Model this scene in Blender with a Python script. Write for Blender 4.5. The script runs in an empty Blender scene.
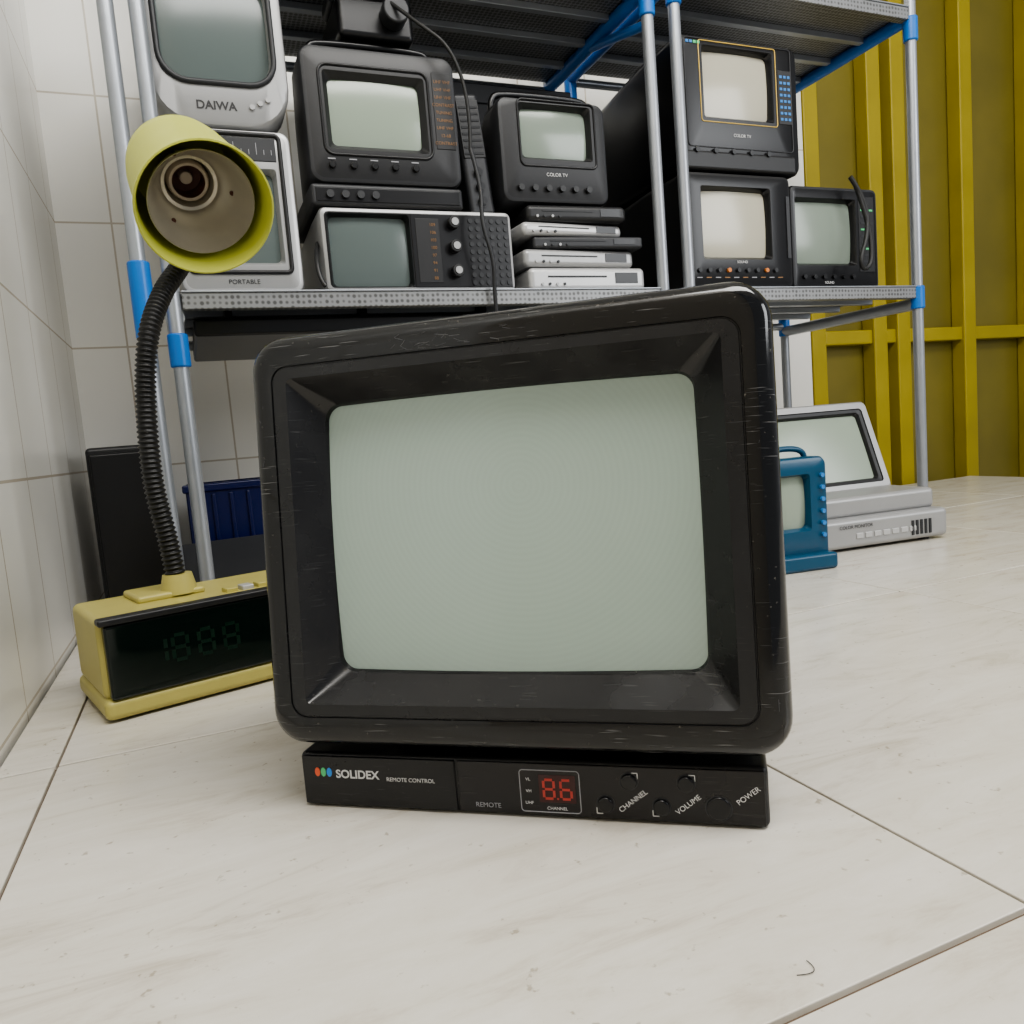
import bpy, math, random
from mathutils import Vector, Matrix
random.seed(4)
COL=bpy.context.scene.collection
# ---------------------------------------------------------------- materials
def mat(name,col,rough=.5,metal=0,coat=0,noise=0,nscale=40,bump=0,bscale=200,spec=.5,emit=None,es=0,coat_r=.05,scr=0):
    m=bpy.data.materials.new(name); m.use_nodes=True; nt=m.node_tree; b=nt.nodes["Principled BSDF"]
    c=(*col,1)
    b.inputs["Base Color"].default_value=c; b.inputs["Roughness"].default_value=rough
    b.inputs["Metallic"].default_value=metal; b.inputs["Coat Weight"].default_value=coat
    b.inputs["Coat Roughness"].default_value=coat_r; b.inputs["Specular IOR Level"].default_value=spec
    tc=nt.nodes.new("ShaderNodeTexCoord")
    n=nt.nodes.new("ShaderNodeTexNoise"); n.inputs["Scale"].default_value=nscale; n.inputs["Detail"].default_value=6
    nt.links.new(tc.outputs["Object"],n.inputs["Vector"])
    mx=nt.nodes.new("ShaderNodeMix"); mx.data_type='RGBA'
    k=noise if noise else .04
    mx.inputs[6].default_value=tuple(x*(1-k) for x in col)+(1,); mx.inputs[7].default_value=tuple(min(1,x*(1+k)) for x in col)+(1,)
    nt.links.new(n.outputs["Fac"],mx.inputs[0]); out=mx.outputs[2]
    if scr:
        gate=nt.nodes.new("ShaderNodeTexNoise"); gate.inputs["Scale"].default_value=16; nt.links.new(tc.outputs["Object"],gate.inputs["Vector"])
        gr=nt.nodes.new("ShaderNodeValToRGB"); gr.color_ramp.elements[0].position=.44; gr.color_ramp.elements[1].position=.56; nt.links.new(gate.outputs["Fac"],gr.inputs[0])
        for rot,sc in ((.45,(45,45,900)),(-.8,(35,35,1000)),(1.05,(50,50,1100))):
            mp=nt.nodes.new("ShaderNodeMapping"); mp.inputs["Rotation"].default_value=(0,rot,0); mp.inputs["Scale"].default_value=sc
            ns=nt.nodes.new("ShaderNodeTexNoise"); ns.inputs["Scale"].default_value=1; ns.inputs["Detail"].default_value=1
            nt.links.new(tc.outputs["Object"],mp.inputs[0]); nt.links.new(mp.outputs[0],ns.inputs["Vector"])
            cr=nt.nodes.new("ShaderNodeValToRGB"); cr.color_ramp.elements[0].position=.69; cr.color_ramp.elements[0].color=(0,0,0,1); cr.color_ramp.elements[1].position=.76; cr.color_ramp.elements[1].color=(scr,scr,scr,1)
            nt.links.new(ns.outputs["Fac"],cr.inputs[0])
            mu=nt.nodes.new("ShaderNodeMix"); mu.data_type='RGBA'; mu.blend_type='MULTIPLY'; mu.inputs[0].default_value=1
            nt.links.new(cr.outputs[0],mu.inputs[6]); nt.links.new(gr.outputs[0],mu.inputs[7])
            ad=nt.nodes.new("ShaderNodeMix"); ad.data_type='RGBA'; ad.blend_type='ADD'; ad.inputs[0].default_value=1
            nt.links.new(out,ad.inputs[6]); nt.links.new(mu.outputs[2],ad.inputs[7]); out=ad.outputs[2]
        n3=nt.nodes.new("ShaderNodeTexNoise"); n3.inputs["Scale"].default_value=420; n3.inputs["Detail"].default_value=2
        nt.links.new(tc.outputs["Object"],n3.inputs["Vector"])
        cr=nt.nodes.new("ShaderNodeValToRGB"); cr.color_ramp.elements[0].position=.70; cr.color_ramp.elements[0].color=(0,0,0,1); cr.color_ramp.elements[1].position=.77; cr.color_ramp.elements[1].color=(scr*.8,scr*.75,scr*.65,1)
        nt.links.new(n3.outputs["Fac"],cr.inputs[0])
        ad=nt.nodes.new("ShaderNodeMix"); ad.data_type='RGBA'; ad.blend_type='ADD'; ad.inputs[0].default_value=1
        nt.links.new(out,ad.inputs[6]); nt.links.new(cr.outputs[0],ad.inputs[7]); out=ad.outputs[2]
        # roughness smudges
        sm=nt.nodes.new("ShaderNodeTexNoise"); sm.inputs["Scale"].default_value=28; sm.inputs["Detail"].default_value=8; nt.links.new(tc.outputs["Object"],sm.inputs["Vector"])
        mr=nt.nodes.new("ShaderNodeMapRange"); mr.inputs[1].default_value=.35; mr.inputs[2].default_value=.7; mr.inputs[3].default_value=rough*.8; mr.inputs[4].default_value=rough*1.9
        nt.links.new(sm.outputs["Fac"],mr.inputs[0]); nt.links.new(mr.outputs[0],b.inputs["Roughness"])
    nt.links.new(out,b.inputs["Base Color"])
    if bump:
        n2=nt.nodes.new("ShaderNodeTexNoise"); n2.inputs["Scale"].default_value=bscale; n2.inputs["Detail"].default_value=4
        nt.links.new(tc.outputs["Object"],n2.inputs["Vector"])
        bp=nt.nodes.new("ShaderNodeBump"); bp.inputs["Strength"].default_value=bump; bp.inputs["Distance"].default_value=.001
        nt.links.new(n2.outputs["Fac"],bp.inputs["Height"]); nt.links.new(bp.outputs[0],b.inputs["Normal"])
    if emit: b.inputs["Emission Color"].default_value=(*emit,1); b.inputs["Emission Strength"].default_value=es
    return m
M_rim=mat("tv_gloss_black",(.0030,.0033,.004),.08,noise=.3,nscale=30,scr=.14,spec=.6)
M_satin=mat("tv_satin_black",(.013,.0135,.015),.26,noise=.2,bump=.10,bscale=900,scr=.05)
M_slope=mat("tv_slope_black",(.010,.010,.011),.18,noise=.2,scr=.04,spec=.6)
M_back=mat("tv_back_plastic",(.012,.012,.013),.5,bump=.3,bscale=600)
M_base=mat("tv_base_black",(.007,.007,.008),.30,bump=.1,bscale=800,scr=.04)
M_base2=mat("tv_base_panel",(.007,.006,.007),.16,scr=.02)
M_white=mat("print_white",(.62,.62,.62),.6)
M_grey=mat("print_grey",(.3,.3,.32),.6)
M_scratch=mat("scratch_grey",(.10,.10,.105),.5)
M_btn=mat("button_black",(.004,.004,.005),.15)
M_red=mat("led_red",(.35,.04,.03),.4,emit=(1,.08,.05),es=.06)
M_redglass=mat("led_window",(.04,.009,.009),.15)
M_dr=mat("dot_red",(.7,.12,.05),.5); M_dg=mat("dot_green",(.1,.5,.2),.5); M_db=mat("dot_blue",(.05,.25,.7),.5)
M_dark=mat("dark_plastic",(.014,.014,.015),.42,bump=.1)
M_dark2=mat("charcoal_plastic",(.026,.027,.030),.45,bump=.1)
M_blk=mat("black_plastic",(.006,.006,.007),.3)
M_silver=mat("silver_plastic",(.36,.36,.36),.38,metal=.35,noise=.08,nscale=12)
M_silver2=mat("light_silver",(.50,.50,.50),.35,metal=.3,noise=.06,nscale=12)
M_gold=mat("gold_trim",(.6,.42,.12),.35,metal=.6)
M_orange=mat("orange_print",(.6,.2,.05),.5)
M_brown=mat("brown_print",(.25,.13,.05),.5)
M_bluep=mat("blue_print",(.04,.20,.5),.5)
M_blue=mat("blue_enamel",(.01,.15,.50),.35)
M_teal=mat("blue_plastic",(.005,.06,.12),.3)
M_navy=mat("navy_plastic",(.004,.008,.06),.3)
M_green=mat("yellow_green_enamel",(.52,.54,.10),.42,noise=.08,nscale=20)
M_yell=mat("cream_yellow_plastic",(.44,.39,.12),.42,noise=.12,nscale=25)
M_refl=mat("reflector_metal",(.56,.52,.43),.33,metal=.6,noise=.14)
M_rust=mat("rusty_socket",(.10,.035,.02),.6,noise=.5,nscale=120)
M_brass=mat("ceramic_socket",(.50,.42,.32),.5,noise=.2)
M_neck=mat("black_corrugated",(.008,.008,.008),.38)
M_cable=mat("cable_black",(.014,.014,.014),.5)
M_steel=mat("galvanized_steel",(.36,.38,.41),.35,metal=.6,noise=.14,nscale=25)
def screen_mat(name,c):
    return mat(name,c,.16,noise=.03,nscale=8)
M_scr=screen_mat("crt_glass_main",(.385,.475,.425))
nt=M_scr.node_tree; b=nt.nodes["Principled BSDF"]
tc=nt.nodes["Texture Coordinate"]
wv=nt.nodes.new("ShaderNodeTexWave"); wv.wave_type='RINGS'; wv.rings_direction='Y'; wv.inputs["Scale"].default_value=90; wv.inputs["Distortion"].default_value=0
mp=nt.nodes.new("ShaderNodeMapping"); mp.inputs["Location"].default_value=(-.01,0,-.14)
nt.links.new(tc.outputs["Object"],mp.inputs[0]); nt.links.new(mp.outputs[0],wv.inputs["Vector"])
mx2=nt.nodes.new("ShaderNodeMix"); mx2.data_type='RGBA'; mx2.blend_type='MULTIPLY'
old=b.inputs["Base Color"].links[0].from_socket
nt.links.new(old,mx2.inputs[6]); mx2.inputs[0].default_value=.03; nt.links.new(wv.outputs["Color"],mx2.inputs[7]); nt.links.new(mx2.outputs[2],b.inputs["Base Color"])
M_scrA=screen_mat("crt_glass_grey",(.22,.26,.22)); M_scrB=screen_mat("crt_glass_beige",(.44,.42,.34)); M_scrC=screen_mat("crt_glass_dark",(.11,.135,.13)); M_scrD=screen_mat("crt_glass_green",(.28,.33,.27))
M_lcd=mat("clock_window",(.003,.008,.006),.07)
M_seg=mat("clock_segments",(.003,.018,.010),.3)
# marble tile
M_tile=mat("marble_tile",(.7,.66,.59),.22)
nt=M_tile.node_tree; b=nt.nodes["Principled BSDF"]
for l in list(b.inputs["Base Color"].links): nt.links.remove(l)
tc=nt.nodes["Texture Coordinate"]; mp=nt.nodes.new("ShaderNodeMapping"); mp.inputs["Scale"].default_value=(1.8,7,1); mp.inputs["Rotation"].default_value=(0,0,math.radians(14))
nz=nt.nodes.new("ShaderNodeTexNoise"); nz.inputs["Scale"].default_value=3.6; nz.inputs["Detail"].default_value=11; nz.inputs["Roughness"].default_value=.7; nz.inputs["Distortion"].default_value=.7
cr=nt.nodes.new("ShaderNodeValToRGB"); e=cr.color_ramp.elements
e[0].position=.30; e[0].color=(.48,.43,.355,1); e[1].position=.62; e[1].color=(.67,.64,.58,1)
x=cr.color_ramp.elements.new(.46); x.color=(.62,.585,.515,1)
nt.links.new(tc.outputs["Object"],mp.inputs[0]); nt.links.new(mp.outputs[0],nz.inputs["Vector"]); nt.links.new(nz.outputs["Fac"],cr.inputs[0])
sp=nt.nodes.new("ShaderNodeTexNoise"); sp.inputs["Scale"].default_value=160; sp.inputs["Detail"].default_value=3
nt.links.new(tc.outputs["Object"],sp.inputs["Vector"])
cr2=nt.nodes.new("ShaderNodeValToRGB"); cr2.color_ramp.elements[0].position=.25; cr2.color_ramp.elements[0].color=(.45,.4,.33,1); cr2.color_ramp.elements[1].position=.32; cr2.color_ramp.elements[1].color=(1,1,1,1)
nt.links.new(sp.outputs["Fac"],cr2.inputs[0])
ml=nt.nodes.new("ShaderNodeMix"); ml.data_type='RGBA'; ml.blend_type='MULTIPLY'; ml.inputs[0].default_value=.6
nt.links.new(cr.outputs[0],ml.inputs[6]); nt.links.new(cr2.outputs[0],ml.inputs[7]); nt.links.new(ml.outputs[2],b.inputs["Base Color"])
M_grout=mat("grout",(.14,.10,.07),.9,noise=.3)
# wall tile
M_wall=mat("white_wall_tile",(.8,.79,.75),.25)
nt=M_wall.node_tree; b=nt.nodes["Principled BSDF"]
for l in list(b.inputs["Base Color"].links): nt.links.remove(l)
tc=nt.nodes["Texture Coordinate"]; sx=nt.nodes.new("ShaderNodeSeparateXYZ"); nt.links.new(tc.outputs["Object"],sx.inputs[0])
def line(sock,off,per):
    a=nt.nodes.new("ShaderNodeMath"); a.operation='ADD'; a.inputs[1].default_value=off+10*per; nt.links.new(sock,a.inputs[0])
    m_=nt.nodes.new("ShaderNodeMath"); m_.operation='MODULO'; m_.inputs[1].default_value=per; nt.links.new(a.outputs[0],m_.inputs[0])
    l=nt.nodes.new("ShaderNodeMath"); l.operation='LESS_THAN'; l.inputs[1].default_value=.003; nt.links.new(m_.outputs[0],l.inputs[0]); return l.outputs[0]
ad=nt.nodes.new("ShaderNodeMath"); ad.operation='ADD'; nt.links.new(sx.outputs[0],ad.inputs[0]); nt.links.new(sx.outputs[1],ad.inputs[1])
l1=line(ad.outputs[0],-.07-1.45,.15); l2=line(sx.outputs[2],-.006,.2)
mxx=nt.nodes.new("ShaderNodeMath"); mxx.operation='MAXIMUM'; nt.links.new(l1,mxx.inputs[0]); nt.links.new(l2,mxx.inputs[1])
mm=nt.nodes.new("ShaderNodeMix"); mm.data_type='RGBA'; mm.inputs[6].default_value=(.80,.785,.735,1); mm.inputs[7].default_value=(.50,.45,.37,1)
nt.links.new(mxx.outputs[0],mm.inputs[0]); nt.links.new(mm.outputs[2],b.inputs["Base Color"])
M_paint=mat("white_paint",(.80,.79,.77),.7,noise=.05,nscale=5)
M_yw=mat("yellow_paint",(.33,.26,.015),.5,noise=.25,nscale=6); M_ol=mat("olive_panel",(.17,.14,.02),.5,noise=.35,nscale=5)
M_floor=mat("floor_concrete",(.35,.33,.30),.8,noise=.2)
# perforated steel
M_perf=mat("perforated_steel",(.42,.43,.44),.4,metal=.4)
nt=M_perf.node_tree; b=nt.nodes["Principled BSDF"]
vo=nt.nodes.new("ShaderNodeTexVoronoi"); vo.inputs["Scale"].default_value=140; vo.inputs["Randomness"].default_value=.15
mpp=nt.nodes.new("ShaderNodeMapping"); mpp.inputs["Location"].default_value=(.003,.0036,.0036)
nt.links.new(nt.nodes["Texture Coordinate"].outputs["Object"],mpp.inputs[0]); nt.links.new(mpp.outputs[0],vo.inputs["Vector"])
cr=nt.nodes.new("ShaderNodeValToRGB"); cr.color_ramp.elements[0].position=.33; cr.color_ramp.elements[0].color=(.10,.10,.10,1); cr.color_ramp.elements[1].position=.5; cr.color_ramp.elements[1].color=(.26,.265,.27,1)
nt.links.new(vo.outputs["Distance"],cr.inputs[0])
for l in list(b.inputs["Base Color"].links): nt.links.remove(l)
nt.links.new(cr.outputs[0],b.inputs["Base Color"])
# ---------------------------------------------------------------- geometry helpers
def empty(name,loc=(0,0,0),rot=(0,0,0),parent=None):
    o=bpy.data.objects.new(name,None); o.empty_display_size=.02; o.location=loc; o.rotation_euler=rot; COL.objects.link(o)
    if parent: o.parent=parent
    return o
def mesh(name,vs,fs,mats,idx=None,parent=None,smooth=True,loc=(0,0,0),rot=(0,0,0),ang=35):
    me=bpy.data.meshes.new(name); me.from_pydata([tuple(v) for v in vs],[],fs)
    for m in (mats if isinstance(mats,list) else [mats]): me.materials.append(m)
    if idx: 
        for p,i in zip(me.polygons,idx): p.material_index=i
    import bmesh
    bm=bmesh.new(); bm.from_mesh(me); bmesh.ops.recalc_face_normals(bm,faces=bm.faces); bm.to_mesh(me); bm.free()
    if smooth:
        for p in me.polygons: p.use_smooth=True
        me.set_sharp_from_angle(angle=math.radians(ang))
    o=bpy.data.objects.new(name,me); o.location=loc; o.rotation_euler=rot; COL.objects.link(o)
    if parent: o.parent=parent
    return o
def box(name,x0,x1,y0,y1,z0,z1,m,parent=None,bev=.003,rot=None,seg=3):
    c=Vector(((x0+x1)/2,(y0+y1)/2,(z0+z1)/2)); h=Vector((abs(x1-x0)/2,abs(y1-y0)/2,abs(z1-z0)/2))
    vs=[(sx*h.x,sy*h.y,sz*h.z) for sx in(-1,1) for sy in(-1,1) for sz in(-1,1)]
    fs=[(0,1,3,2),(4,6,7,5),(0,4,5,1),(2,3,7,6),(0,2,6,4),(1,5,7,3)]
    o=mesh(name,vs,fs,m,parent=parent,smooth=False,loc=c,rot=rot or (0,0,0))
    if bev:
        b=o.modifiers.new("b","BEVEL"); b.width=min(bev,min(h)*.95); b.segments=seg; b.limit_method='ANGLE'
        for p in o.data.polygons: p.use_smooth=True
        o.data.set_sharp_from_angle(angle=math.radians(180))
        b.harden_normals=True
    return o
def cyl(name,p0,p1,r0,m,parent=None,r1=None,n=24,bev=0):
    p0=Vector(p0); p1=Vector(p1); d=p1-p0; L=d.length; r1=r0 if r1 is None else r1
    vs=[];fs=[]
    for k,(r,z) in enumerate(((r0,0),(r1,L))):
        for i in range(n): a=2*math.pi*i/n; vs.append((r*math.cos(a),r*math.sin(a),z))
    for i in range(n): j=(i+1)%n; fs.append((i,j,n+j,n+i))
    fs.append(tuple(range(n))[::-1]); fs.append(tuple(range(n,2*n)))
    o=mesh(name,vs,fs,m,parent=parent,loc=p0)
    o.rotation_mode='QUATERNION'; o.rotation_quaternion=d.to_track_quat('Z','Y')
    if bev:
        b=o.modifiers.new("b","BEVEL"); b.width=bev; b.segments=2; b.limit_method='ANGLE'
    return o
def lathe(name,prof,m,parent=None,n=48,loc=(0,0,0),quat=None,idx=None):
    vs=[];fs=[];ix=[]
    for (r,z) in prof:
        for i in range(n): a=2*math.pi*i/n; vs.append((r*math.cos(a),r*math.sin(a),z))
    for k in range(len(prof)-1):
        for i in range(n): j=(i+1)%n; fs.append((k*n+i,k*n+j,(k+1)*n+j,(k+1)*n+i)); ix.append(idx[k] if idx else 0)
    o=mesh(name,vs,fs,m,idx=ix,parent=parent,loc=loc,ang=40)
    if quat: o.rotation_mode='QUATERNION'; o.rotation_quaternion=quat
    return o
def rr(x0,x1,z0,z1,r,d,n=7):
    r=min(r,(x1-x0)/2*.999,(z1-z0)/2*.999); pts=[]
    for cx,cz,a0 in ((x1-r,z1-r,0),(x0+r,z1-r,90),(x0+r,z0+r,180),(x1-r,z0+r,270)):
        for i in range(n):
            a=math.radians(a0+90*i/(n-1)); pts.append((cx+r*math.cos(a),d,cz+r*math.sin(a)))
    return pts
def loft(name,loops,mats,idx=None,parent=None,cap0=True,cap1=False,**k):
    vs=[];fs=[];ix=[];n=len(loops[0])
    for l in loops: vs+=l
    for a in range(len(loops)-1):
        for i in range(n):
            j=(i+1)%n; fs.append((a*n+i,a*n+j,(a+1)*n+j,(a+1)*n+i)); ix.append(idx[a] if idx else 0)
    if cap0: fs.append(tuple(range(n))); ix.append(idx[0] if idx else 0)
    if cap1: fs.append(tuple(range((len(loops)-1)*n,len(loops)*n))); ix.append(idx[-1] if idx else 0)
    return mesh(name,vs,fs,mats,idx=ix,parent=parent,**k)
def rrd(x0,x1,z0,z1,r,d,n=9,m=12):
    base=rr(x0,x1,z0,z1,r,d,n); out=[]
    for i,p in enumerate(base):
        out.append(p)
        if i%n==n-1:
            q=base[(i+1)%len(base)]
            for k in range(1,m): t=k/m; out.append((p[0]+(q[0]-p[0])*t,d,p[2]+(q[2]-p[2])*t))
    return out
def glass(name,x0,x1,z0,z1,r,d,bulge,m,parent,**k):
    cx=(x0+x1)/2; cz=(z0+z1)/2; hw=(x1-x0)/2; hh=(z1-z0)/2; loops=[]
    N=14
    for q in range(N+1):
        s=max(1-q/N,.01); L_=[]
        for p in rrd(x0,x1,z0,z1,r,d):
            X_=(p[0]-cx)*s; Z_=(p[2]-cz)*s
            L_.append((cx+X_, d-bulge*(1-.5*((X_/hw)**2+(Z_/hh)**2)), cz+Z_))
        loops.append(L_)
    return loft(name,loops,m,parent=parent,cap0=False,cap1=True,ang=60,**k)
def tube(name,pts,r,m,parent=None,closed=False,res=8):
    c=bpy.data.curves.new(name,'CURVE'); c.dimensions='3D'; c.bevel_depth=r; c.bevel_resolution=4; c.resolution_u=res
    s=c.splines.new('NURBS' if not closed else 'POLY'); s.points.add(len(pts)-1)
    for p,q in zip(s.points,pts): p.co=(*q,1)
    if not closed: s.use_endpoint_u=True; s.order_u=3
    s.use_cyclic_u=closed; c.materials.append(m)
    o=bpy.data.objects.new(name,c); COL.objects.link(o)
    if parent: o.parent=parent
    return o
def text(name,body,loc,size,m,parent,rotz=0,bold=0,align='CENTER',sx=1):
    c=bpy.data.curves.new(name,'FONT'); c.body=body; c.size=size; c.align_x=align; c.align_y='CENTER'; c.extrude=.00008; c.offset=bold; c.materials.append(m)
    o=bpy.data.objects.new(name,c); COL.objects.link(o); o.parent=parent; o.location=loc
    o.rotation_mode='QUATERNION'
    o.rotation_quaternion=(Matrix.Rotation(math.radians(90),3,'X')@Matrix.Rotation(math.radians(rotz),3,'Z')).to_quaternion(); o.scale=(sx,1,1)
    return o
def bake(o):
    o.data.transform(Matrix.Translation(o.location)); o.location=(0,0,0)
# ---------------------------------------------------------------- room
bake(box("wall_back",-.18,1.385,1.45,1.55,-.85,1.9,M_wall,bev=0))
bake(box("wall_left",-.24,-.16,-1.2,1.55,-.85,1.9,M_wall,bev=0))
box("floor",-.18,3.2,-1.2,1.7,-.9,-.85,M_floor,bev=0)
box("ceiling",-.24,3.2,-1.2,1.7,1.9,1.95,M_paint,bev=0)
d=empty("door_1",(0,0,0))
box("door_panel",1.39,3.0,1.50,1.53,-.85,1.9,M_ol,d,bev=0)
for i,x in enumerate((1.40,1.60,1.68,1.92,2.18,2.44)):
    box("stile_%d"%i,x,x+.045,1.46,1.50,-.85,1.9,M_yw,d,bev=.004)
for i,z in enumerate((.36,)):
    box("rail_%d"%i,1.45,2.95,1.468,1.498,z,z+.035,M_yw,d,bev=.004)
# counter
ct=empty("tiled_counter")
box("slab",-.158,1.9,-.25,1.44,-.06,-.0030,M_grout,ct,bev=0)
box("cabinet",-.15,1.85,-.15,1.43,-.85,-.061,M_paint,ct,bev=0)
xs=[-.158,-.117,.303,.723,1.143,1.563,1.9]; ys=[-.25,-.225,.205,.635,1.065,1.44]
for i in range(len(xs)-1):
    for j in range(len(ys)-1):
        g=.0008; gy=.0014
        box("tile_%d_%d"%(i,j),xs[i]+g,xs[i+1]-g,ys[j]+gy,ys[j+1]-gy,-.006,0,M_tile,ct,bev=.0008,seg=1)
tube("hair",[(.190,.2195,.0004),(.195,.217,.0006),(.199,.219,.0006),(.199,.224,.0004)],.00016,M_cable,ct)
# ---------------------------------------------------------------- main tv
tv=empty("crt_television",(0.14573,.38912,0),(0,0,math.radians(-37.46)))
body=empty("body_tilt",(.0012,-.010,.047),(math.radians(-5),0,0),tv)
S=[(.072,.045,.150,.02,.262),(.085,.035,.165,.02,.262),(.092,.028,.175,.02,.25),(.108,.022,.195,.025,.17),(.124,.012,.214,.03,.115),(.139,.001,.228,.026,.078),
   (.1395,.0,.229,.026,.074),(.1455,-.0045,.2345,.024,.040),(.1477,-.006,.2362,.023,.022),(.1480,-.0062,.2366,.022,.014),(.1475,-.0058,.2360,.021,.009),(.1460,-.0040,.2345,.0195,.0045),(.1435,-.001,.232,.018,.0018),(.140,.002,.2285,.016,.0004),
   (.1355,.0065,.2235,.014,0),(.1320,.0118,.2175,.010,.0003),(.13165,.01215,.21715,.0095,.0013),(.1311,.0127,.2166,.009,.0013),(.1307,.0131,.2162,.0088,.0003),
   (.1222,.0198,.2100,.004,0),(.1214,.0206,.2092,.0035,.0010),(.1095,.0335,.1965,.009,.0175),(.1080,.035,.195,.009,.019),(.106,.037,.193,.009,.026)]
loops=[rr(-a,a,z0,z1,r,d_,n=10) for a,z0,z1,r,d_ in S]
idx=[3]*5+[0]*10+[1]*4+[2]*4
loft("cabinet",loops,[M_rim,M_satin,M_slope,M_back],idx=idx,parent=body,ang=30)
glass("screen",-.1092,.1088,.0342,.1962,.009,.0225,.0065,M_scr,body)
rs=random.Random(11)
for i in range(26):
    u=rs.uniform(-.055,.012); v=rs.uniform(.2185,.2265); a=rs.uniform(-1.2,1.2); ln=rs.uniform(.002,.008)
    du=math.cos(a)*ln; dv=math.sin(a)*ln*.5; v2=min(.2275,max(.2185,v+dv))
    tube("scratch_%d"%i,[(u,.0001,v),(u+du*.5,.0001,(v+v2)/2+rs.uniform(-.0004,.0004)),(u+du,.0001,v2)],.00009 if i%3 else .00016,M_scratch,body)
for i in range(14):
    u=rs.choice((-1,1))*rs.uniform(.134,.141); v=rs.uniform(.02,.21); tube("scratch_edge_%d"%i,[(u,.0003,v),(u+rs.uniform(-.002,.002),.0003,v+rs.uniform(-.006,.006))],.00012,M_scratch,body)
for i in range(9): box("vent_%d"%i,-.06,.06,.2615,.2635,.05+i*.011,.054+i*.011,M_blk,body,bev=.0005)
box("base_shell",-.1345,.1355,.0,.205,.0004,.0335,M_base,tv,bev=.0035,seg=4)
box("base_front_left",-.1325,-.0352,-.0012,.004,.002,.0318,M_base,tv,bev=.0006)
box("base_front_right",-.0338,.1335,-.0008,.004,.002,.0318,M_base2,tv,bev=.0006)
box("pedestal",-.085,.09,.03,.16,.030,.052,M_blk,tv,bev=.004)
for i,(a,b_) in enumerate(((-.11,.02),(.115,.02),(-.11,.18),(.115,.18))): cyl("foot_%d"%i,(a,b_,0),(a,b_,.004),.009,M_blk,tv)
yf=-.0014
for i,(xx,m) in enumerate(((-.1225,M_dr),(-.1186,M_dg),(-.1147,M_db))):
    o=cyl("logo_dot_%d"%i,(xx,-.0011,.0222),(xx,-.0016,.0222),.0022,m,tv); o.scale=(.75,1.25,1)
text("logo_text","SOLIDEX",(-.0965,yf,.0212),.0070,M_white,tv,bold=.00017)
text("logo_text_small","REMOTE CONTROL",(-.0628,yf,.0192),.0034,M_white,tv)
text("label_remote","REMOTE",(-.0165,-.0011,.0065),.0040,M_grey,tv)
def outline(name,x0,x1,z0,z1,r,y_,m,parent,t=.00035):
    return tube(name,rr(x0,x1,z0,z1,r,y_),t,m,parent,closed=True)
outline("display_outline",.0029,.0367,.0040,.0282,.002,-.0008,M_grey,tv,.0003)
box("display_window",.0135,.0345,-.0012,0,.0095,.0258,M_redglass,tv,bev=.0005)
for j,t_ in enumerate(("VL","VH","UHF")): text("band_%d"%j,t_,(.0078,-.0011,.0228-j*.0068),.0025,M_white,tv)
text("label_channel_small","CHANNEL",(.0235,-.0011,.0064),.0025,M_white,tv)
def digit(x,z,w,h,segs,parent,m,y_=-.0014,t=.0009,pre="seg"):
    P={'a':(x,x+w,z+h,z+h),'g':(x,x+w,z+h/2,z+h/2),'d':(x,x+w,z,z),'f':(x,x,z+h/2,z+h),'b':(x+w,x+w,z+h/2,z+h),'e':(x,x,z,z+h/2),'c':(x+w,x+w,z,z+h/2)}
    for s in segs:
        a,b_,c,d_=P[s]; hh=t
        if a==b_: box(pre+"_"+s,a-hh,a+hh,y_,y_+.0003,c+hh,d_-hh,m,parent,bev=0)
        else: box(pre+"_"+s,a+hh,b_-hh,y_,y_+.0003,c-hh,c+hh,m,parent,bev=0)
digit(.0165,.0122,.0058,.0108,"abcdefg",tv,M_red,pre="led_tens",t=.0007); digit(.0262,.0122,.0058,.0108,"acdefg",tv,M_red,pre="led_units",t=.0007)
cyl("led_point",(.0243,-.0012,.0122),(.0243,-.0015,.0122),.0006,M_red,tv,n=10)
for i,(xx,zz,rad) in enumerate(((.0638,.0238,.0043),(.0505,.0105,.0043),(.0939,.0238,.0043),(.0805,.0105,.0043),(.1100,.0110,.0063))):
    cyl("button_%d"%i,(xx,-.0002,zz),(xx,-.0030 if i<4 else -.0020,zz),rad,M_btn,tv,bev=.0008)
    cyl("button_ring_%d"%i,(xx,-.0002,zz),(xx,-.0011,zz),rad+.0008,M_dark2,tv)
text("label_channel","CHANNEL",(.0655,-.0011,.0128),.0041,M_white,tv,rotz=38)
text("label_volume","VOLUME",(.0945,-.0011,.0122),.0041,M_white,tv,rotz=38)
text("label_power","POWER",(.1252,-.0011,.0185),.0041,M_white,tv,rotz=38)
for i,(xx,zz,sg) in enumerate(((.0685,.0285,1),(.0455,.0050,-1),(.0985,.0285,1),(.0757,.0050,-1))):
    box("mark_h_%d"%i,xx-sg*.0032,xx,-.0011,-.0008,zz-.00025,zz+.00025,M_white,tv,bev=0); box("mark_v_%d"%i,xx-.00025,xx+.00025,-.0011,-.0008,zz-sg*.0032,zz,M_white,tv,bev=0)
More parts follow.
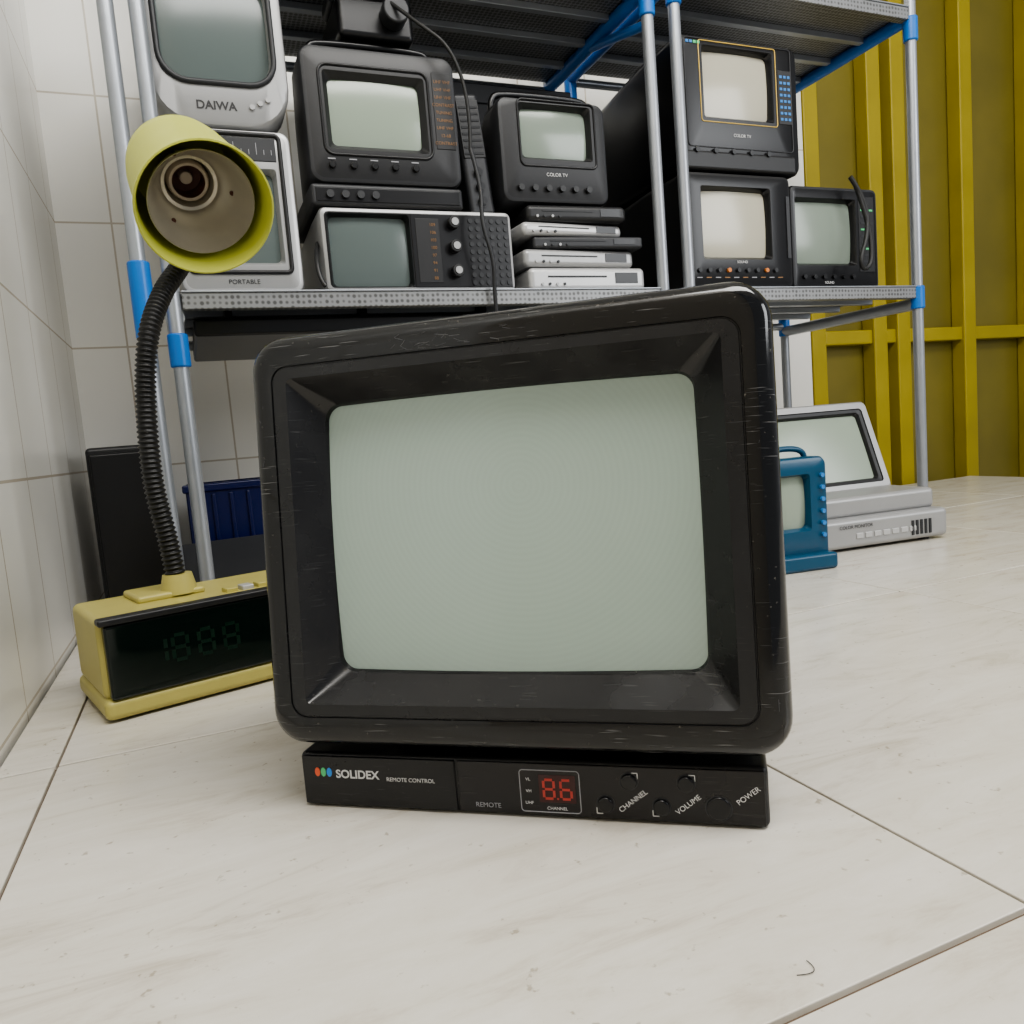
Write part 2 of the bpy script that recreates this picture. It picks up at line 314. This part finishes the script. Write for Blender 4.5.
# ---------------------------------------------------------------- generic crt
def crt(name,x0,x1,yf,D,z0,z1,scr,mb,ms,mbez=None,r=.012,out=None,tilt=0,rz=0,outm=None,back=.82,slope=.006,sr=.007):
    cx=(x0+x1)/2
    e=empty(name,(cx,yf,z0),(math.radians(-tilt),0,math.radians(rz)))
    W=(x1-x0)/2; Hh=z1-z0; mbez=mbez or mb
    s=[scr[0]-cx,scr[1]-cx,scr[2]-z0,scr[3]-z0]
    hb=Hh*(1-back)/2
    loops=[rr(-W*back,W*back,0,Hh-hb*2,r*1.5,D),rr(-W*back*1.02,W*back*1.02,0,Hh-hb*1.6,r*1.5,D-.01),rr(-W,W,0,Hh,r,D*.35),rr(-W,W,0,Hh,r,.006),rr(-W+.0018,W-.0018,.0018,Hh-.0018,r,.0018),rr(-W+.006,W-.006,.006,Hh-.006,r*.8,0)]
    g=slope
    loops+=[rr(s[0]-g,s[1]+g,s[2]-g,s[3]+g,sr*.6,0),rr(s[0],s[1],s[2],s[3],sr,.009),rr(s[0],s[1],s[2],s[3],sr,.016)]
    loft("cabinet",loops,[mb,mbez],idx=[0]*5+[1]*3,parent=e)
    glass("screen",s[0]-.001,s[1]+.001,s[2]-.001,s[3]+.001,sr+.001,.0125,.006,ms,e)
    if out:
        outline("screen_outline",s[0]-out,s[1]+out,s[2]-out,s[3]+out,.004,-.0002,outm or M_gold,e,.0009)
    return e
YF=1.045
e=crt("portable_television",.003,.166,YF,.16,.618,.86,(.020,.146,.672,.80),M_silver,M_scrC,M_silver,r=.050,slope=.003,sr=.03)
outline("screen_ring",-.068,.066,.050,.186,.032,-.001,M_dark2,e,.0035)
text("label","DAIWA",(-.008,-.0006,.023),.014,M_dark,e,bold=.0003)
for i in range(3): cyl("knob_%d"%i,(.034+.010*i,.001,.024+.005*i),(.034+.010*i,-.003,.024+.005*i),.0032,M_silver,e)
e=crt("portable_television",.012,.160,YF,.16,.4155,.616,(.030,.135,.455,.565),M_silver2,M_scrC,M_silver,r=.012,slope=.004)
box("dial_strip",-.055,.055,-.001,.003,.162,.190,M_dark2,e,bev=.001)
for i in range(12): box("tick_%d"%i,-.05+i*.009,-.0492+i*.009,-.0016,0,.170,.184 if i%3==0 else .176,M_grey,e,bev=0)
outline("frame",-.062,.060,.026,.194,.006,-.0006,M_dark,e,.0028)
text("label","PORTABLE",(.0,-.0006,.014),.008,M_dark2,e)
# tv1
e=crt("portable_television",.182,.390,YF,.20,.556,.728,(.216,.338,.606,.690),M_dark2,M_scrD,M_dark,r=.016,slope=.007)
outline("bezel_ring",-.082,.064,.036,.148,.012,-.0004,M_blk,e,.0018)
for i in range(5): cyl("knob_%d"%i,(-.075+i*.028,.001,.022),(-.075+i*.028,-.005,.022),.0045,M_blk,e,bev=.001)
for i in range(5): box("knob_label_%d"%i,-.080+i*.028,-.070+i*.028,-.0008,0,.0295,.031,M_grey,e,bev=0)
box("side_print_panel",.070,.098,-.0008,.002,.05,.15,M_dark,e,bev=.001)
for i in range(9): text("side_print_%d"%i,random.choice(("UHF VHF","CONTRAST","12-68","TUNING","AC DC")),(.084,-.0012,.058+i*.010),.0060,M_brown,e)
tube("handle",[(-.085,.05,.165),(-.085,.05,.19),(-.07,.05,.198),(.07,.05,.198),(.085,.05,.19),(.085,.05,.165)],.005,M_blk,e)
e=empty("cassette_radio",(.284,YF,.527)); box("case",-.104,.104,.0,.2,0,.0285,M_dark2,e,bev=.005); box("face",-.098,.098,-.0012,.002,.005,.023,M_blk,e,bev=.001)
for i in range(4): cyl("knob_%d"%i,(-.08+i*.02,0,.014),(-.08+i*.02,-.005,.014),.005,M_dark2,e)
# wide tv-radio
e=crt("portable_television_radio",.187,.458,YF,.21,.4155,.526,(.199,.304,.425,.515),M_silver,M_scrC,M_blk,r=.008,slope=.003,back=.97)
box("face_right",-.014,.130,-.001,.002,.006,.104,M_blk,e,bev=.001)
for i,zz in enumerate((.092,.060,.027)):
    cyl("knob_%d"%i,(.046,0,zz),(.046,-.012,zz),.0085,M_dark,e,bev=.001); cyl("knob_cap_%d"%i,(.046,-.012,zz),(.046,-.0135,zz),.005,M_silver,e)
for i in range(6):
    for j in range(9): cyl("speaker_hole_%d_%d"%(i,j),(.072+i*.0105,-.0009,.012+j*.0105),(.072+i*.0105,-.0022,.012+j*.0105),.0034,M_dark2,e,n=10)
box("tuning_scale",-.008,.026,-.0016,0,.012,.098,M_dark,e,bev=.0008)
for i in range(8): text("scale_%d"%i,str(88+i*3),(.016,-.0022,.018+i*.0102),.006,M_brown,e)
tube("handle",[(-.136,.03,.07),(-.146,-.004,.05),(-.146,-.02,.012),(-.140,-.022,.004)],.003,M_dark,e)
# stack of silver disc players
e=empty("disc_player_stack",(.574,YF,.4155))
zz=0
for i,(hh,m,dx,ry) in enumerate(((.035,M_silver2,.004,0),(.027,M_silver,-.006,2),(.018,M_dark2,.008,-3),(.020,M_silver2,-.014,4),(.025,M_dark,-.008,-2))):
    w_=.098-.004*(i%3)-(.012 if i>2 else 0)
    p=empty("player_%d"%i,(dx,.004*(i%2),zz),(0,0,math.radians(ry)),e)
    box("case",-w_,w_,0.0,.16,0,hh-.001,m,p,bev=.008 if i!=2 else .004,seg=4)
    box("slot",-w_*.7,w_*.3,-.0008,.006,hh*.55,hh*.62,M_dark,p,bev=0)
    box("display",w_*.45,w_*.85,-.0008,.006,hh*.3,hh*.75,M_blk,p,bev=0)
    for k in range(4): cyl("key_%d"%k,(-w_*.8+k*.012,.004,hh*.28),(-w_*.8+k*.012,-.002,hh*.28),.002,M_dark2 if k%2 else M_silver,p,n=10)
    zz+=hh
e=crt("portable_television",.454,.628,YF+.01,.15,.5435,.690,(.492,.598,.610,.678),M_dark2,M_scrA,M_dark,r=.014,slope=.005)
outline("bezel",-.056,.068,.052,.144,.008,-.0004,M_blk,e,.0016)
for i in range(6): cyl("knob_%d"%i,(-.06+i*.022,.001,.020),(-.06+i*.022,-.006,.020),.0045,M_dark,e)
text("label","COLOR TV",(.0,-.001,.040),.007,M_white,e)
tube("handle",[(-.08,.04,.14),(-.08,.04,.160),(-.06,.04,.166),(.06,.04,.166),(.08,.04,.160),(.08,.04,.14)],.005,M_blk,e)
e=empty("transistor_radio",(.4305,YF+.03,.5285),(0,math.radians(-5),0)); box("case",-.021,.0185,0,.10,.0,.17,M_dark2,e,bev=.007); box("grille",-.018,.016,-.001,.002,.08,.16,M_dark,e,bev=.002)
for i in range(8): box("slot_%d"%i,-.015,.013,-.0018,0,.085+i*.009,.088+i*.009,M_blk,e,bev=0)
for i in range(3): cyl("knob_%d"%i,(-.001,.001,.02+i*.02),(-.001,-.006,.02+i*.02),.006,M_blk,e)
e=empty("camcorder",(.30,1.10,.7595)); box("case",-.055,.05,-.02,.10,0,.055,M_blk,e,bev=.008); cyl("lens",(.02,-.02,.03),(.02,-.045,.03),.018,M_dark2,e,bev=.002); box("grip",-.06,.055,0,.06,.052,.072,M_dark2,e,bev=.006)
# right column
e=crt("portable_television",.755,.992,YF,.29,.600,.803,(.808,.936,.686,.785),M_blk,M_scrB,M_blk,r=.014,out=.011,slope=.005,back=.93)
outline("bezel_inner",-.104,.104,.036,.198,.006,-.0004,M_dark2,e,.001)
text("label","COLOR TV",(.0,-.001,.056),.007,M_white,e)
for i in range(5): cyl("knob_%d"%i,(-.09+i*.035,.001,.030),(-.09+i*.035,-.005,.030),.004,M_dark2,e)
box("print_panel",.077,.104,-.001,.001,.08,.165,M_dark,e,bev=.001)
for i in range(8):
    for k in range(3): box("print_%d_%d"%(i,k),.080+k*.008,.085+k*.008,-.0016,0,.086+i*.0095,.090+i*.0095,M_bluep,e,bev=0)
for i,m in enumerate((M_bluep,M_bluep,M_dg,M_dg)): box("badge_%d"%i,-.100+i*.007,-.095+i*.007,-.001,0,.190,.194,m,e,bev=0)
box("lower_step",-.112,.108,-.002,.02,.002,.030,M_dark,e,bev=.004)
e=crt("portable_television",.755,.968,YF,.29,.4155,.5985,(.792,.920,.468,.572),M_dark,M_scrB,M_blk,r=.010,slope=.005,back=.95)
for i in range(9): cyl("knob_%d"%i,(-.085+i*.019,.001,.030),(-.085+i*.019,-.004,.030),.0035,M_orange if i%4==3 else M_dark2,e,n=12)
for i in range(10): box("dash_%d"%i,-.09+i*.018,-.080+i*.018,-.0008,0,.018,.0195,M_brown if i%2 else M_grey,e,bev=0)
text("label","SOUND",(.0,-.001,.043),.006,M_white,e)
box("side_badge",.095,.102,-.001,0,.05,.15,M_dark2,e,bev=0)
e=crt("portable_television",.978,1.175,YF+.012,.19,.4155,.590,(.992,1.118,.462,.565),M_dark2,M_scrA,M_blk,r=.010,slope=.005)
box("print_panel",.052,.088,-.001,.001,.03,.16,M_dark,e,bev=.001)
for i in range(11): box("print_%d"%i,.056,.084 if i%2 else .074,-.0016,0,.036+i*.011,.039+i*.011,M_dg if i%3==0 else M_dark2,e,bev=0)
for i in range(6): cyl("knob_%d"%i,(-.075+i*.022,.001,.022),(-.075+i*.022,-.004,.022),.004,M_blk,e)
text("label","SOUND",(-.02,-.001,.012),.006,M_white,e)
tube("power_cord",[(1.09,1.035,.60),(1.12,1.03,.56),(1.115,1.025,.50),(1.09,1.02,.46),(1.10,1.022,.44),(1.12,1.02,.455),(1.12,1.028,.53),(1.10,1.035,.59)],.004,M_cable)
tube("antenna_cable",[(.395,1.02,.60),(.405,1.015,.55),(.398,1.01,.50),(.412,1.008,.45),(.41,1.015,.40),(.415,1.02,.36)],.0028,M_dark2)
tube("aerial_cable",[(.31,1.06,.80),(.34,1.03,.76),(.38,1.02,.73),(.40,1.02,.66),(.395,1.02,.60)],.0025,M_cable)
e=empty("storage_box",(.50,1.24,.4155)); box("case",-.07,.17,0,.10,0,.37,M_dark,e,bev=.004); box("lid",-.073,.173,-.003,.103,.34,.372,M_dark2,e,bev=.003)
# ---------------------------------------------------------------- shelving
def shelf_unit(name,x0,x1,top,pole_r=.009,lc=.385):
    s=empty(name)
    for nm,x in (("l",x0),("r",x1)):
        for k,y_ in (("front",1.03),("rear",1.37)):
            cyl("post_%s_%s"%(k,nm),(x,y_,0),(x,y_,1.35),pole_r,M_steel,s)
            for z in (lc,top-.03): cyl("clamp_%s_%s_%d"%(k,nm,int(z*100)),(x,y_,z-.01),(x,y_,z+.030),.0118,M_blue,s,bev=.002)
        for z in (.385,top):
            cyl("side_beam_%s_%d"%(nm,int(z*100)),(x,1.03,z),(x,1.37,z),.011,M_blue if z>.5 else M_steel,s)
    for z in (.4155,top+.015):
        box("shelf_%d"%int(z*100),x0+.003,x1-.003,1.040,1.365,z-.006,z-.0005,M_perf,s,bev=.001)
        box("lip_%d"%int(z*100),x0+.010,x1-.010,1.024,1.040,z-.022,z-.0025,M_perf,s,bev=.001)
        box("lip_edge_%d"%int(z*100),x0+.010,x1-.010,1.022,1.041,z-.0025,z-.0003,M_steel,s,bev=.0008)
        for k,yy in enumerate((1.12,1.20,1.28)): box("rib_%d_%d"%(int(z*100),k),x0+.01,x1-.01,yy,yy+.012,z-.016,z-.006,M_steel,s,bev=.001)
        cyl("rear_rail_%d"%int(z*100),(x0,1.37,z-.02),(x1,1.37,z-.02),.008,M_steel,s)
    return s
s=shelf_unit("steel_shelf",.0,.697,.85,lc=.335)
# second blue brace in front of the left unit's upper corner
cyl("brace_upper",(.697,1.03,.80),(.697,1.20,.845),.007,M_blue,s)
shelf_unit("steel_shelf",.745,1.235,.872)
s3=empty("steel_post",(-.033,1.03,0)); cyl("post",(0,0,0),(0,0,1.35),.009,M_steel,s3); cyl("clamp",(0,0,.36),(0,0,.45),.0125,M_blue,s3,bev=.002)
e=empty("under_shelf_box"); box("black_box",.02,.68,1.06,1.34,.366,.388,M_blk,e,bev=.004)  # plain black box filling the dark strip below the shelf
for i in range(4): box("hanger_%d"%i,.06+i*.18,.07+i*.18,1.1,1.12,.386,.410,M_dark,e,bev=0)
# ---------------------------------------------------------------- items at right on counter
e=empty("portable_television_player",(.910,.90,0),(0,0,math.radians(-6)))
box("base",-.10,.15,-.05,.11,.004,.048,M_silver,e,bev=.008)
box("deck",-.095,.145,-.03,.10,.046,.078,M_silver,e,bev=.008)
for i in range(4): cyl("foot_%d"%i,(-.08+.2*(i%2),-.03+.12*(i//2),0),(-.08+.2*(i%2),-.03+.12*(i//2),.006),.008,M_dark,e)
for i in range(7): box("key_%d"%i,-.02+i*.016,-.008+i*.016,-.0515,-.046,.018,.026,M_silver2,e,bev=.001)
for i in range(5): box("grille_%d"%i,.08+i*.008,.084+i*.008,-.0515,-.046,.012,.034,M_dark2,e,bev=0)
text("label","COLOR MONITOR",(-.02,-.0512,.036),.007,M_dark2,e)
lid=empty("lid",(.02,.055,.074),(math.radians(-22),0,0),e)
loops=[rr(-.125,.125,0,.156,.01,.03),rr(-.125,.125,0,.156,.01,.003),rr(-.122,.122,.003,.153,.008,0),rr(-.106,.112,.012,.143,.006,0),rr(-.105,.111,.013,.142,.006,.002),rr(-.100,.106,.018,.137,.006,.003),rr(-.097,.103,.021,.134,.006,.008),rr(-.097,.103,.021,.134,.006,.014)]
loft("lid_frame",loops,[M_silver,M_dark],idx=[0,0,0,1,1,1,1],parent=lid)
glass("screen",-.098,.104,.020,.135,.006,.010,.002,M_scrD,lid)
e=crt("handheld_television",.690,.778,.80,.07,.0,.150,(.700,.748,.055,.125),M_teal,M_scrD,M_teal,r=.010,slope=.003,rz=-8)
for i in range(6): cyl("knob_%d"%i,(.034,0,.045+i*.016),(.034,-.004,.045+i*.016),.003,M_bluep,e,n=12)
box("base_step",-.046,.046,-.015,.06,.0,.022,M_teal,e,bev=.005)
tube("handle",[(-.03,.03,.148),(-.03,.03,.158),(0,.03,.163),(.03,.03,.158),(.03,.03,.148)],.004,M_teal,e)
# ---------------------------------------------------------------- items behind at left
e=empty("loudspeaker",(-.085,1.20,0)); box("case",-.05,.045,0,.2,0,.240,M_dark,e,bev=.006); box("grille",-.045,.040,-.003,.002,.01,.230,M_blk,e,bev=.002)
e=empty("plastic_crate",(.03,1.20,0)); 
box("side_front",-.045,.075,0,.008,0,.175,M_navy,e,bev=.004); box("side_rear",-.045,.075,.14,.148,0,.175,M_navy,e,bev=.004); box("side_left",-.045,-.037,.008,.14,0,.175,M_navy,e,bev=.003); box("side_right",.067,.075,.008,.14,0,.175,M_navy,e,bev=.003); box("bottom",-.04,.07,.005,.145,0,.006,M_navy,e,bev=0); box("rim",-.049,.079,-.004,.012,.165,.177,M_navy,e,bev=.003)
for i in range(5): box("rib_%d"%i,-.035+i*.024,-.029+i*.024,-.004,.002,.02,.162,M_navy,e,bev=.002)
e=empty("cassette_deck",(.03,1.02,0),(0,0,math.radians(8)))
vs=[(-.06,0,0),(.08,0,0),(.08,.13,0),(-.06,.13,0),(-.06,0,.03),(.08,0,.03),(.08,.13,.10),(-.06,.13,.10)]
o=mesh("case",vs,[(0,1,5,4),(1,2,6,5),(2,3,7,6),(3,0,4,7),(4,5,6,7),(0,3,2,1)],M_dark2,parent=e,smooth=False); bb=o.modifiers.new("b","BEVEL"); bb.width=.004; bb.segments=3
for i in range(5): box("key_%d"%i,-.045+i*.022,-.028+i*.022,-.004,.004,.006,.02,M_silver,e,bev=.001)
# ---------------------------------------------------------------- desk lamp with clock
lp=empty("clock_desk_lamp",(-.090,.7077,0),(0,0,math.radians(16)))
W=.22
box("base_lower",0,W,.0,.125,.002,.020,M_yell,lp,bev=.006)
box("base_body",.002,W-.002,.008,.122,.018,.088,M_yell,lp,bev=.006)
box("clock_face",.006,W-.006,-.001,.012,.019,.083,M_lcd,lp,bev=.003)
box("face_frame_top",.002,W-.002,-.003,.012,.083,.089,M_dark,lp,bev=.002)
for k,(xx,sg) in enumerate(((.040,"bc"),(.058,"abcdefg"),(.080,"abcdefg"),(.102,"abcdefg"))): digit(xx,.042,.012,.022,sg,lp,M_seg,y_=-.0012,t=.0016,pre="digit%d"%k)
for i in range(6): box("top_button_%d"%i,.115+i*.015,.126+i*.015,.02,.035,.087,.092,M_silver2 if i%2 else M_yell,lp,bev=.001)
box("top_plate",.045,.105,.05,.11,.087,.094,M_yell,lp,bev=.003)
bpy.context.view_layer.update()
inv=lp.matrix_world.inverted()
def L(p): return inv@Vector(p)
mount=Vector((-.026,.792,.09))
cyl("neck_collar",L(mount),L(mount+Vector((0,0,.018))),.017,M_yell,lp,r1=.013)
A=Vector((.037,.761,.435)); B=Vector((.019,.854,.505)); ax=(A-B).normalized()
ctrl=[mount,mount+Vector((-.004,0,.05)),Vector((-.036,.788,.20)),Vector((-.033,.788,.275)),Vector((-.024,.790,.330)),Vector((-.008,.812,.372)),Vector((.012,.836,.405)),Vector((.021,.846,.436))]
def cr_(p,t):
    n=len(p)-1; i=min(int(t*n),n-1); u=t*n-i
    a=p[max(i-1,0)];b_=p[i];c=p[i+1];d_=p[min(i+2,n)]
    return .5*((2*b_)+(-a+c)*u+(2*a-5*b_+4*c-d_)*u*u+(-a+3*b_-3*c+d_)*u**3)
N=640; vs=[];fs=[];n=16
P=[cr_(ctrl,i/N) for i in range(N+1)]
acc=0
for i in range(N+1):
    t=(P[min(i+1,N)]-P[max(i-1,0)]).normalized()
    if i: acc+=(P[i]-P[i-1]).length
    x_=t.cross(Vector((0,1,0))).normalized(); y_=t.cross(x_)
    r_=.0085+.0010*math.sin(acc*2*math.pi/.0046)
    for k in range(n):
        a=2*math.pi*k/n; vs.append(L(P[i]+x_*math.cos(a)*r_+y_*math.sin(a)*r_))
for i in range(N):
    for k in range(n): j=(k+1)%n; fs.append((i*n+k,i*n+j,(i+1)*n+j,(i+1)*n+k))
mesh("gooseneck",vs,fs,M_neck,parent=lp,ang=80)
q=(inv.to_3x3()@ax).to_track_quat('Z','Y')
Ln=(A-B).length
prof=[(.001,-.012),(.030,-.010),(.042,-.002),(.048,.010),(.051,.03),(.0565,Ln-.014),(.0595,Ln-.008),(.0605,Ln),(.0590,Ln+.0005),(.0575,Ln-.003),(.0550,Ln-.016),(.049,.03),(.044,.018),(.02,.012)]
lathe("shade",prof,M_green,lp,loc=L(B),quat=q)
prof=[(.0465,Ln-.014),(.0470,Ln-.0145),(.0462,Ln-.018),(.044,Ln-.026),(.037,Ln-.046),(.030,Ln-.056),(.0275,Ln-.058),(.0255,Ln-.064),(.0225,Ln-.065),(.0205,Ln-.073),(.0200,.022)]
lathe("reflector",prof,M_refl,lp,loc=L(B),quat=q)
def onax(t): return L(B+ax*t)
prof=[(.0195,Ln-.085),(.0190,Ln-.070),(.0175,Ln-.0675),(.0150,Ln-.068),(.0145,Ln-.085),(.001,Ln-.087)]
lathe("socket",prof,[M_brass,M_rust],lp,loc=L(B),quat=q,idx=[0,0,0,1,1])
cyl("socket_core",onax(.025),onax(Ln-.078),.006,M_brass,lp,bev=.001)
for k in range(3):
    a=k*2.1; off=q@Vector((math.cos(a)*.035,math.sin(a)*.035,Ln-.0495)); cyl("reflector_rivet_%d"%k,L(B)+off,L(B)+off+q@Vector((0,0,.002)),.0022,M_rust,lp,n=10)
dn=Vector((-.113,.581,-.806)); c0=B+ax*.05+dn*.048
cyl("neck_joint",L(c0),L(c0+dn*.012),.012,M_neck,lp,bev=.002)
# ---------------------------------------------------------------- lighting
def area(name,loc,target,size,size_y,power,col=(1,1,1)):
    l=bpy.data.lights.new(name,'AREA'); l.shape='RECTANGLE'; l.size=size; l.size_y=size_y; l.energy=power; l.color=col
    o=bpy.data.objects.new(name,l); o.location=loc; o.rotation_euler=(Vector(target)-Vector(loc)).to_track_quat('-Z','Y').to_euler(); COL.objects.link(o); return o
area("ceiling_light",(.55,-.15,1.8),(.35,.7,0),1.5,.6,39,(1,.985,.95))
area("right_light",(1.9,-.9,1.1),(.3,.8,.2),1.0,.8,18,(.96,.98,1))  # broad area light from the right; no window is known there
w=bpy.data.worlds.new("world"); bpy.context.scene.world=w; w.use_nodes=True
w.node_tree.nodes["Background"].inputs[0].default_value=(.95,.97,1,1); w.node_tree.nodes["Background"].inputs[1].default_value=.34
try:
    bpy.context.scene.view_settings.look='AgX - Medium High Contrast'
except Exception as ex: print(ex)
# ---------------------------------------------------------------- camera
r_=math.radians(4.7); p_=math.radians(5.9); y_=math.radians(22)
F0=Vector((math.sin(y_),math.cos(y_),0)); X=Vector((math.cos(y_),-math.sin(y_),0)); Z=Vector((0,0,1))
F=F0*math.cos(p_)-Z*math.sin(p_); U0=F0*math.sin(p_)+Z*math.cos(p_)
Rr=X*math.cos(r_)-U0*math.sin(r_); Uu=X*math.sin(r_)+U0*math.cos(r_)
cd=bpy.data.cameras.new("camera"); cd.sensor_width=36; cd.lens=36*773/1024; cd.clip_start=.01
co=bpy.data.objects.new("camera",cd); m3=Matrix((Rr,Uu,-F)).transposed(); co.matrix_world=Matrix.Translation((0,0,.215))@m3.to_4x4()
COL.objects.link(co); bpy.context.scene.camera=co
